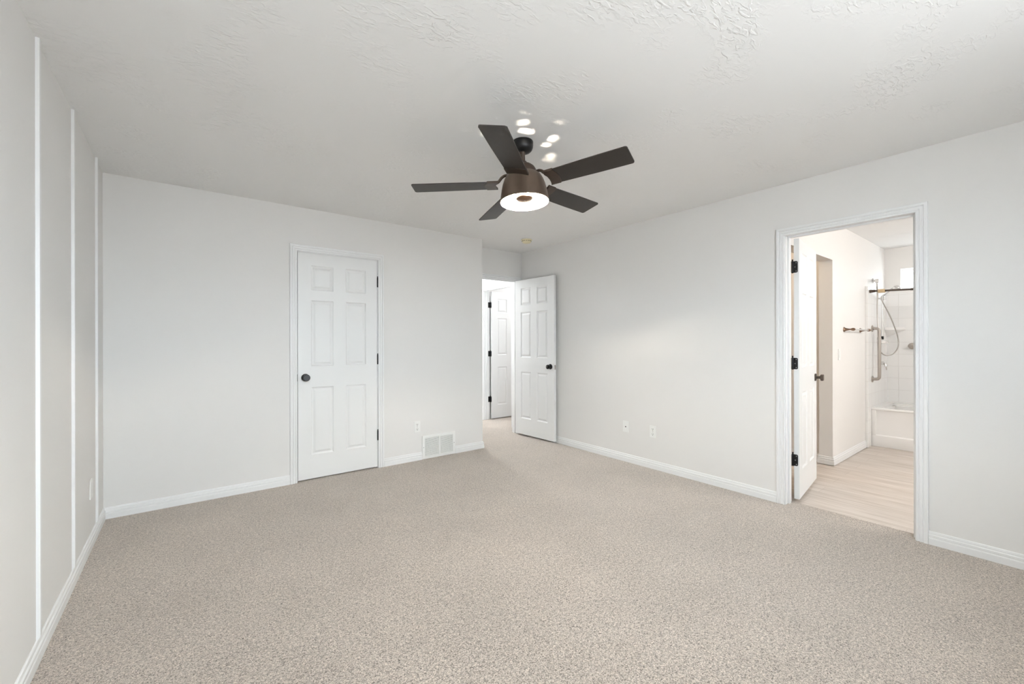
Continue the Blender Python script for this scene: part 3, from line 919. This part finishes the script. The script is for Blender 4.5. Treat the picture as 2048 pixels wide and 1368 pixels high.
# blades
BZ, BW = 2.181, 0.140
BLADES = [(0.656, 143.93, -0.100, -0.008), (0.650, 218.0, -0.2165, 0.007), (0.643, 289.44, -0.221, -0.019), (0.650, 364.57, -0.182, 0.0), (0.650, 435.24, -0.195, 0.007)]
for k in range(5):
    BR, a, PITCH, DROOP = BLADES[k]; a = math.radians(a)
    T = TILT @ Matrix.Translation((0, 0, BZ)) @ Matrix.Rotation(a, 4, 'Z') @ Matrix.Rotation(-DROOP, 4, 'Y') @ Matrix.Rotation(PITCH, 4, 'X')
    b = MB()
    def outline(z):
        pts = []
        r0, w0 = 0.185, 0.062
        rc = 0.013
        pts += [(r0, -w0 + 0.004), (r0 + 0.004, -w0)]
        pts += [(0.45, -BW / 2 + 0.0015)]
        for q in range(6):
            an = -PI / 2 + q * PI / 10; pts.append((BR - rc + rc * math.cos(an), -BW / 2 + rc + rc * math.sin(an)))
        for q in range(6):
            an = q * PI / 10; pts.append((BR - rc + rc * math.cos(an), BW / 2 - rc + rc * math.sin(an)))
        pts += [(0.45, BW / 2 - 0.0015), (r0 + 0.004, w0), (r0, w0 - 0.004)]
        return [(x_, y_, z) for x_, y_ in pts]
    b.rings([outline(0.003), outline(-0.003)]); b.xform(T)
    bl = b.build('blade', M['blade'], parent=fan)
    # blade iron: clamp plate across the blade root and curved arm to the motor
    b = MB()
    def plate_out(z, g=0.0):
        P = []
        for q in range(9):
            y_ = -0.064 + 0.128 * q / 8
            P.append((0.158 + 0.014 * (abs(y_) / 0.064) ** 2 * -1 + 0.010, y_, z))
        for q in range(9):
            y_ = 0.064 - 0.128 * q / 8
            P.append((0.218 + 0.014 * (1 - (abs(y_) / 0.064) ** 2), y_, z))
        return P
    b.rings([plate_out(0.0065), plate_out(-0.0065)])
    b.xform(T)
    ir = b.build('blade_bracket', M['bronze'], parent=bl)
    b = MB()
    Ta = TILT @ Matrix.Translation((0, 0, BZ)) @ Matrix.Rotation(a, 4, 'Z')
    for sgn in (1,):
        b.tube(smooth_path([(0.076, 0, 0.054), (0.106, 0.001, 0.057), (0.130, 0.002, 0.044), (0.150, 0.001, 0.020), (0.175, 0, 0.006)], 5), 0.0085, 10)
    b.xform(Ta)
    b.build('blade_arm', M['bronze'], parent=ir, smooth=True)

# ------------------------------------------------------------------ bathroom fittings
# tub and surround (one moulded unit)
tub = empty('shower_tub', ((XT + XT2) / 2, 0.58, 0.0), 'low white bathtub with a recessed apron front below the shower surround', 'bathtub')
TY0, TY1 = -0.180, 1.335
b_ = MB()
b_.box(XT, XT + 0.06, TY0, TY1 + 0.02, -0.006, 0.124, 0.004)                      # kick
b_.box(XT, XT + 0.10, 1.300, TY1 + 0.02, 0.12, 0.45, 0.006)                       # column
# recessed apron panel with inward sweep
b_.rings([[(x_, y_, z_) for x_, z_ in ((XT + 0.006, 0.122), (XT + 0.020, 0.136), (XT + 0.026, 0.25), (XT + 0.022, 0.38), (XT + 0.008, 0.427), (XT + 0.09, 0.427), (XT + 0.09, 0.122))]
          for y_ in (TY0, 1.302)])
b_.build('apron', M['tub'], parent=tub, smooth=True)
b_ = MB()
rim = []
for i in range(41):
    t_ = i / 40; y_ = TY0 + (TY1 + 0.02 - TY0) * t_
    rim.append((XT - 0.004 + 0.016 * math.sin(PI * t_) ** 0.6, y_))
b_.rings([[(x_, y_, 0.424), (x_ - 0.006, y_, 0.434), (x_ - 0.002, y_, 0.446), (x_ + 0.010, y_, 0.451), (XT + 0.085, y_, 0.449), (XT + 0.10, y_, 0.438), (XT + 0.10, y_, 0.424)] for x_, y_ in rim])
b_.box(XT + 0.09, XT2 - 0.003, TY1 - 0.07, TY1 + 0.02, 0.40, 0.4515)
b_.box(XT2 - 0.10, XT2 - 0.003, TY0, TY1 - 0.07, 0.40, 0.4515)
b_.box(XT + 0.09, XT2 - 0.10, TY0, TY0 + 0.09, 0.40, 0.447)
b_.box(XT + 0.09, XT2 - 0.10, TY0 + 0.09, TY1 - 0.07, 0.05, 0.08)
b_.box(XT + 0.085, XT + 0.11, TY0 + 0.02, TY1 - 0.02, 0.05, 0.43); b_.box(XT2 - 0.13, XT2 - 0.10, TY0 + 0.02, TY1 - 0.02, 0.05, 0.42)
b_.box(XT + 0.10, XT2 - 0.10, TY1 - 0.10, TY1 - 0.07, 0.05, 0.42); b_.box(XT + 0.10, XT2 - 0.10, TY0 + 0.09, TY0 + 0.12, 0.05, 0.42)
b_.build('rim', M['tub'], parent=tub, smooth=True)
b_ = MB()
b_.box(6.285, XT2 - 0.004, TY1, YB, 0.452, 1.872)
b_.box(6.285, XT - 0.008, TY1 + 0.004, YB, -0.004, 0.452)
b_.box(6.283, 6.297, TY1 - 0.004, YB, 0.0, 1.885, 0.003)
struct('wall_shower_left', b_, M['tile'], 'white tile pattern shower panel carrying the vertical grab bar', 'shower panel')
b_ = MB(); b_.box(XT2 - 0.025, XT2 - 0.002, TY0 + 0.02, TY1, 0.452, 1.855)
sur = struct('wall_shower_back', b_, M['tile'], 'white tile pattern shower panel below the small high window', 'shower panel')
b_ = MB(); b_.box(6.285, XT2 - 0.026, TY0 - 0.002, TY0 + 0.02, 0.452, 1.872)
struct('wall_shower_right', b_, M['tile'], 'white shower panel hidden at the right end of the tub', 'shower panel')
# moulded corner shelf
b_ = MB()
def shelf(z, k):
    P = [(XT2 - 0.026, 1.334, z)]
    for q in range(9):
        a = q / 8 * PI / 2
        P.append((XT2 - 0.026 - 0.11 * k * math.sin(a) ** 0.8, 1.334 - 0.185 * k * (1 - math.sin(a)), z))
    return P
b_.rings([shelf(1.418, 1.0), shelf(1.386, 0.98), shelf(1.340, 0.55), shelf(1.30, 0.12)])
b_.build('corner_shelf', M['tub'], parent=sur, smooth=False)
# curtain rod
rod = empty('shower_curtain_rod', (6.37, YB - 0.002, 1.829), 'bronze shower curtain rod crossing above the tub', 'curtain rod')
b_ = MB(); b_.tube([(6.37, 1.330, 1.829), (6.37, 0.98, 1.818)], 0.0105, 14); b_.build('inner_tube', M['bronze'], parent=rod, smooth=True)
b_ = MB(); b_.tube([(6.37, 0.98, 1.818), (6.37, -0.160, 1.806)], 0.0130, 14); b_.build('outer_tube', M['bronze'], parent=rod, smooth=True)
b_ = MB(); b_.lathe([(0, 1.3348), (0.020, 1.3348), (0.020, 1.325), (0.017, 1.310), (0.0155, 1.285), (0.0115, 1.281), (0, 1.281)], 'Y', (6.37, 0, 1.829), 20)
b_.build('end_cap', M['bronze'], parent=rod, smooth=True)
b_ = MB(); b_.lathe([(0, -0.158), (0.020, -0.158), (0.020, -0.140), (0.0135, -0.120), (0, -0.120)], 'Y', (6.37, 0, 1.806), 20)
b_.build('end_cap', M['bronze'], parent=rod, smooth=True)
cw = empty('tan_cord', (6.37, 1.228, 1.824), 'tan cord wound round the shower rod near its left end', 'cord')
pts = []
for i in range(9 * 16 + 1):
    a = i / 16 * 2 * PI; y_ = 1.258 - 0.062 * i / (9 * 16)
    pts.append((6.37 + 0.0165 * math.cos(a), y_, 1.8255 - 0.002 + 0.0185 * math.sin(a)))
b_ = MB(); b_.tube(pts, 0.0042, 8); b_.build('cord_windings', M['rope'], parent=cw, smooth=True)

# hand shower: wall elbow, hose, bracket and spray head
hs = empty('hand_shower', (6.684, 1.335, 1.984), 'chrome hand shower on a looping metal hose inside the tub surround', 'hand shower')
b_ = MB(); b_.lathe([(0, YB - 0.001), (0.030, YB - 0.001), (0.030, YB - 0.006), (0.016, YB - 0.012), (0.011, YB - 0.02), (0.011, 1.30)], 'Y', (6.62, 0, 1.978), 20)
b_.tube(smooth_path([(6.62, 1.305, 1.978), (6.58, 1.285, 1.978), (6.44, 1.272, 1.955), (6.400, 1.271, 1.935), (6.388, 1.27, 1.90)], 4), 0.0095, 12)
b_.build('shower_arm', M['chrome'], parent=hs, smooth=True)
b_ = MB(); b_.box(6.372, 6.412, 1.252, 1.288, 1.925, 1.968, 0.008)
b_.build('diverter', M['chrome'], parent=hs)
HO = [(6.388, 1.27, 1.925), (6.410, 1.275, 1.86), (6.504, 1.29, 1.791), (6.540, 1.30, 1.616), (6.545, 1.296, 1.435), (6.521, 1.285, 1.255), (6.500, 1.268, 1.135), (6.548, 1.245, 1.085), (6.687, 1.23, 1.068),
      (6.887, 1.22, 1.082), (7.073, 1.215, 1.135), (7.156, 1.215, 1.204), (7.131, 1.22, 1.305), (6.971, 1.225, 1.435), (6.768, 1.235, 1.572),
      (6.603, 1.25, 1.68), (6.56, 1.26, 1.732), (6.587, 1.265, 1.776), (6.66, 1.265, 1.796)]
b_ = MB(); b_.tube(smooth_path(HO, 8), 0.0068, 10); b_.build('hose', M['hose'], parent=hs, smooth=True)
b_ = MB(); b_.tube(smooth_path([(6.66, 1.265, 1.790), (6.60, 1.22, 1.822), (6.555, 1.17, 1.853), (6.57, 1.145, 1.868)], 5), [0.010] * 8 + [0.012] * 7 + [0.014], 12)
b_.build('handle', M['chrome'], parent=hs, smooth=True)
b_ = MB()
T = Matrix.Translation((6.585, 1.125, 1.876)) @ Matrix.Rotation(R_(22), 4, 'X') @ Matrix.Rotation(R_(12), 4, 'Y')
b_.lathe([(0, 0.014), (0.018, 0.013), (0.030, 0.004), (0.034, -0.006), (0.034, -0.014), (0.030, -0.016), (0, -0.016)], 'Z', (0, 0, 0), 24)
b_.xform(T); b_.build('spray_head', M['chrome'], parent=hs, smooth=True)

sb = empty('slide_bar', (6.72, TY1, 1.50), 'chrome vertical slide bar carrying the hand shower holder', 'slide bar')
b_ = MB(); b_.tube([(6.715, 1.285, 1.785), (6.715, 1.285, 1.258)], 0.0085, 12)
b_.build('bar', M['chrome'], parent=sb, smooth=True)
for z_ in (1.765, 1.272):
    b_ = MB(); b_.tube([(6.715, TY1 - 0.0005, z_), (6.715, TY1 - 0.006, z_), (6.715, TY1 - 0.012, z_), (6.715, 1.283, z_)], [0.018, 0.018, 0.010, 0.010], 14)
    b_.build('bar_mount', M['chrome'], parent=sb, smooth=True)
b_ = MB(); b_.box(6.697, 6.733, 1.262, 1.305, 1.742, 1.788, 0.006); b_.build('holder', M['chrome'], parent=sb)
b_ = MB(); b_.tube([(6.715, 1.285, 1.300), (6.715, 1.285, 1.262)], 0.0120, 12); b_.build('lower_collar', M['black'], parent=sb, smooth=True)

sdish = empty('soap_dish', (6.72, TY1, 1.226), 'white soap dish below the chrome slide bar', 'soap dish')
b_ = MB()
for z_, dz in ((1.226, 0.006),):
    R0 = []
    for zz, g in ((1.212, 0.6), (1.222, 0.92), (1.232, 1.0), (1.238, 1.0), (1.232, 0.9), (1.224, 0.8)):
        R0.append([(6.735 + 0.072 * g * math.cos(2 * PI * q / 24), 1.293 + 0.040 * g * math.sin(2 * PI * q / 24), zz) for q in range(24)])
    b_.rings(R0)
b_.build('dish', M['tub'], parent=sdish, smooth=True)
b_ = MB(); b_.lathe([(0.012, 0), (0.012, 0.030)], 'Z', (0, 0, 0), 12); b_.xform(Matrix.Translation((6.80, 1.262, 1.222)))
b_.build('peg', M['chrome'], parent=sdish, smooth=True)

# single lever valve
vl = empty('shower_valve', (6.90, TY1, 0.960), 'chrome shower valve with a drooping lever behind the grab bar', 'faucet')
b_ = MB(); b_.lathe([(0, TY1 - 0.0005), (0.055, TY1 - 0.0005), (0.055, TY1 - 0.006), (0.030, TY1 - 0.012), (0.024, TY1 - 0.016), (0.024, TY1 - 0.045), (0.018, TY1 - 0.050), (0, TY1 - 0.052)], 'Y', (6.80, 0, 0.968), 28)
b_.build('escutcheon', M['chrome'], parent=vl, smooth=True)
b_ = MB(); b_.tube(smooth_path([(6.80, TY1 - 0.048, 0.968), (6.785, TY1 - 0.062, 0.955), (6.780, TY1 - 0.068, 0.925), (6.79, TY1 - 0.07, 0.890)], 5), [0.013] * 6 + [0.010] * 5 + [0.008] * 5, 12)
b_.build('lever', M['chrome'], parent=vl, smooth=True)

# grab bars
gb = empty('grab_bar', (6.471, TY1, 1.09), 'vertical brushed nickel grab bar at the shower entrance', 'grab bar', 'grab bars in the shower')
path = [(6.471, 1.334, 1.392), (6.470, 1.30, 1.392), (6.464, 1.278, 1.386), (6.460, 1.268, 1.368), (6.459, 1.265, 1.340), (6.459, 1.265, 1.10), (6.459, 1.265, 0.840),
        (6.460, 1.268, 0.812), (6.464, 1.278, 0.795), (6.470, 1.30, 0.789), (6.471, 1.334, 0.789)]
b_ = MB(); b_.tube(smooth_path(path, 4), 0.0165, 18); b_.build('bar', M['nickel'], parent=gb, smooth=True)
for z_ in (1.392, 0.789):
    b_ = MB(); b_.lathe([(0, TY1 - 0.0005), (0.037, TY1 - 0.0005), (0.039, TY1 - 0.004), (0.037, TY1 - 0.010), (0.020, TY1 - 0.014), (0, TY1 - 0.014)], 'Y', (6.471, 0, z_), 28)
    b_.build('flange', M['nickel'], parent=gb, smooth=True)
gb = empty('grab_bar', (XT2 - 0.025, 0.80, 1.18), 'horizontal nickel grab bar on the shower back wall, only its end showing', 'grab bar', 'grab bars in the shower')
xw = XT2 - 0.0255
path = [(xw, 1.094, 1.179), (xw - 0.035, 1.094, 1.179), (xw - 0.058, 1.085, 1.179), (xw - 0.066, 1.06, 1.179), (xw - 0.066, 0.80, 1.179), (xw - 0.066, 0.53, 1.179), (xw - 0.058, 0.505, 1.179),
        (xw - 0.035, 0.494, 1.179), (xw, 0.494, 1.179)]
b_ = MB(); b_.tube(smooth_path(path, 4), 0.0165, 18); b_.build('bar', M['nickel'], parent=gb, smooth=True)
for y_ in (1.094, 0.494):
    b_ = MB(); b_.lathe([(0, xw), (0.037, xw), (0.039, xw - 0.004), (0.037, xw - 0.010), (0.020, xw - 0.014), (0, xw - 0.014)], 'X', (0, y_, 1.179), 28)
    b_.build('flange', M['nickel'], parent=gb, smooth=True)

# towel bar
tb = empty('towel_bar', (5.78, YB, 1.365), 'towel bar with flared bronze posts on the bathroom wall', 'towel bar')
for x_ in (5.477, 6.075):
    b_ = MB(); b_.lathe([(0, YB - 0.0005), (0.027, YB - 0.0005), (0.027, YB - 0.004), (0.021, YB - 0.010), (0.014, YB - 0.022), (0.009, YB - 0.042), (0.0075, YB - 0.056),
                         (0.010, YB - 0.062), (0.0145, YB - 0.070), (0.0155, YB - 0.080), (0.0135, YB - 0.090), (0.007, YB - 0.097), (0, YB - 0.098)], 'Y', (x_, 0, 1.365), 24)
    b_.build('post', M['bronze_warm'], parent=tb, smooth=True)
b_ = MB(); b_.tube([(5.477, YB - 0.080, 1.365), (6.075, YB - 0.080, 1.365)], 0.0085, 14); b_.build('bar', M['chrome'], parent=tb, smooth=True)


# ------------------------------------------------------------------ lamps of the neighbouring rooms (hall and far room ones are added)
vlp = empty('vanity_light', (5.0, YBN, 2.10), 'bronze vanity light bar with three lit globes, out of view', 'vanity light')
b_ = MB(); b_.box(4.60, 5.40, YBN + 0.001, YBN + 0.03, 2.06, 2.14, 0.004); b_.build('backplate', M['bronze'], parent=vlp)
for x_ in (4.70, 5.0, 5.30):
    b_ = MB(); b_.lathe([(0, 2.10 - 0.06)] + [(0.06 * math.sin(PI * q / 12), 2.10 - 0.06 * math.cos(PI * q / 12)) for q in range(1, 12)] + [(0, 2.16)], 'Z', (x_, YBN + 0.10, 0), 24)
    b_.build('globe', M['globe'], parent=vlp, smooth=True)
    L = point('vanity_bulb', (x_, YBN + 0.22, 2.10), 23.5, (1.0, 0.995, 0.985), 0.06)
hl = empty('hall_added_lamp', (3.23, 6.15, H), 'round flush lamp added to brighten the hall, out of view above the doorway', 'ceiling light')  # added lamp, brightens the hall floor; no fixture known there
b_ = MB(); b_.lathe([(0, H), (0.14, H), (0.14, H - 0.02), (0.13, H - 0.022)], 'Z', (3.23, 6.15, 0), 36); b_.build('base', M['plastic'], parent=hl, smooth=True)
b_ = MB(); b_.lathe([(0.13, H - 0.021), (0.125, H - 0.05), (0.09, H - 0.075), (0, H - 0.085)], 'Z', (3.23, 6.15, 0), 36); b_.build('diffuser', M['added_globe'], parent=hl, smooth=True)
point('hall_added_light', (3.23, 6.15, H - 0.15), 120, (0.90, 0.95, 1.0), 0.08)
al = empty('alcove_ceiling_light', (4.5, 2.3, H), 'small warm ceiling light inside the opening off the bathroom, out of view', 'ceiling light')
b_ = MB(); b_.lathe([(0, H), (0.08, H), (0.08, H - 0.02), (0.06, H - 0.04), (0, H - 0.05)], 'Z', (4.5, 2.3, 0), 24); b_.build('diffuser', M['globe'], parent=al, smooth=True)
point('alcove_bulb', (4.5, 2.3, H - 0.12), 9, (1.0, 0.76, 0.52), 0.05)
rl = empty('far_room_added_lamp', (5.2, 4.9, H), 'round flush lamp added for daylight from the room beyond the hall, out of view', 'ceiling light')  # added lamp in place of daylight coming through the hall side door
b_ = MB(); b_.lathe([(0, H), (0.14, H), (0.14, H - 0.02), (0.125, H - 0.05), (0.09, H - 0.075), (0, H - 0.085)], 'Z', (5.2, 4.9, 0), 36); b_.build('diffuser', M['added_globe'], parent=rl, smooth=True)
point('far_room_added_light', (5.2, 4.9, H - 0.15), 43, (0.93, 0.96, 1.0), 0.05)

for o in bpy.data.objects:
    if '_o' in o: del o['_o']
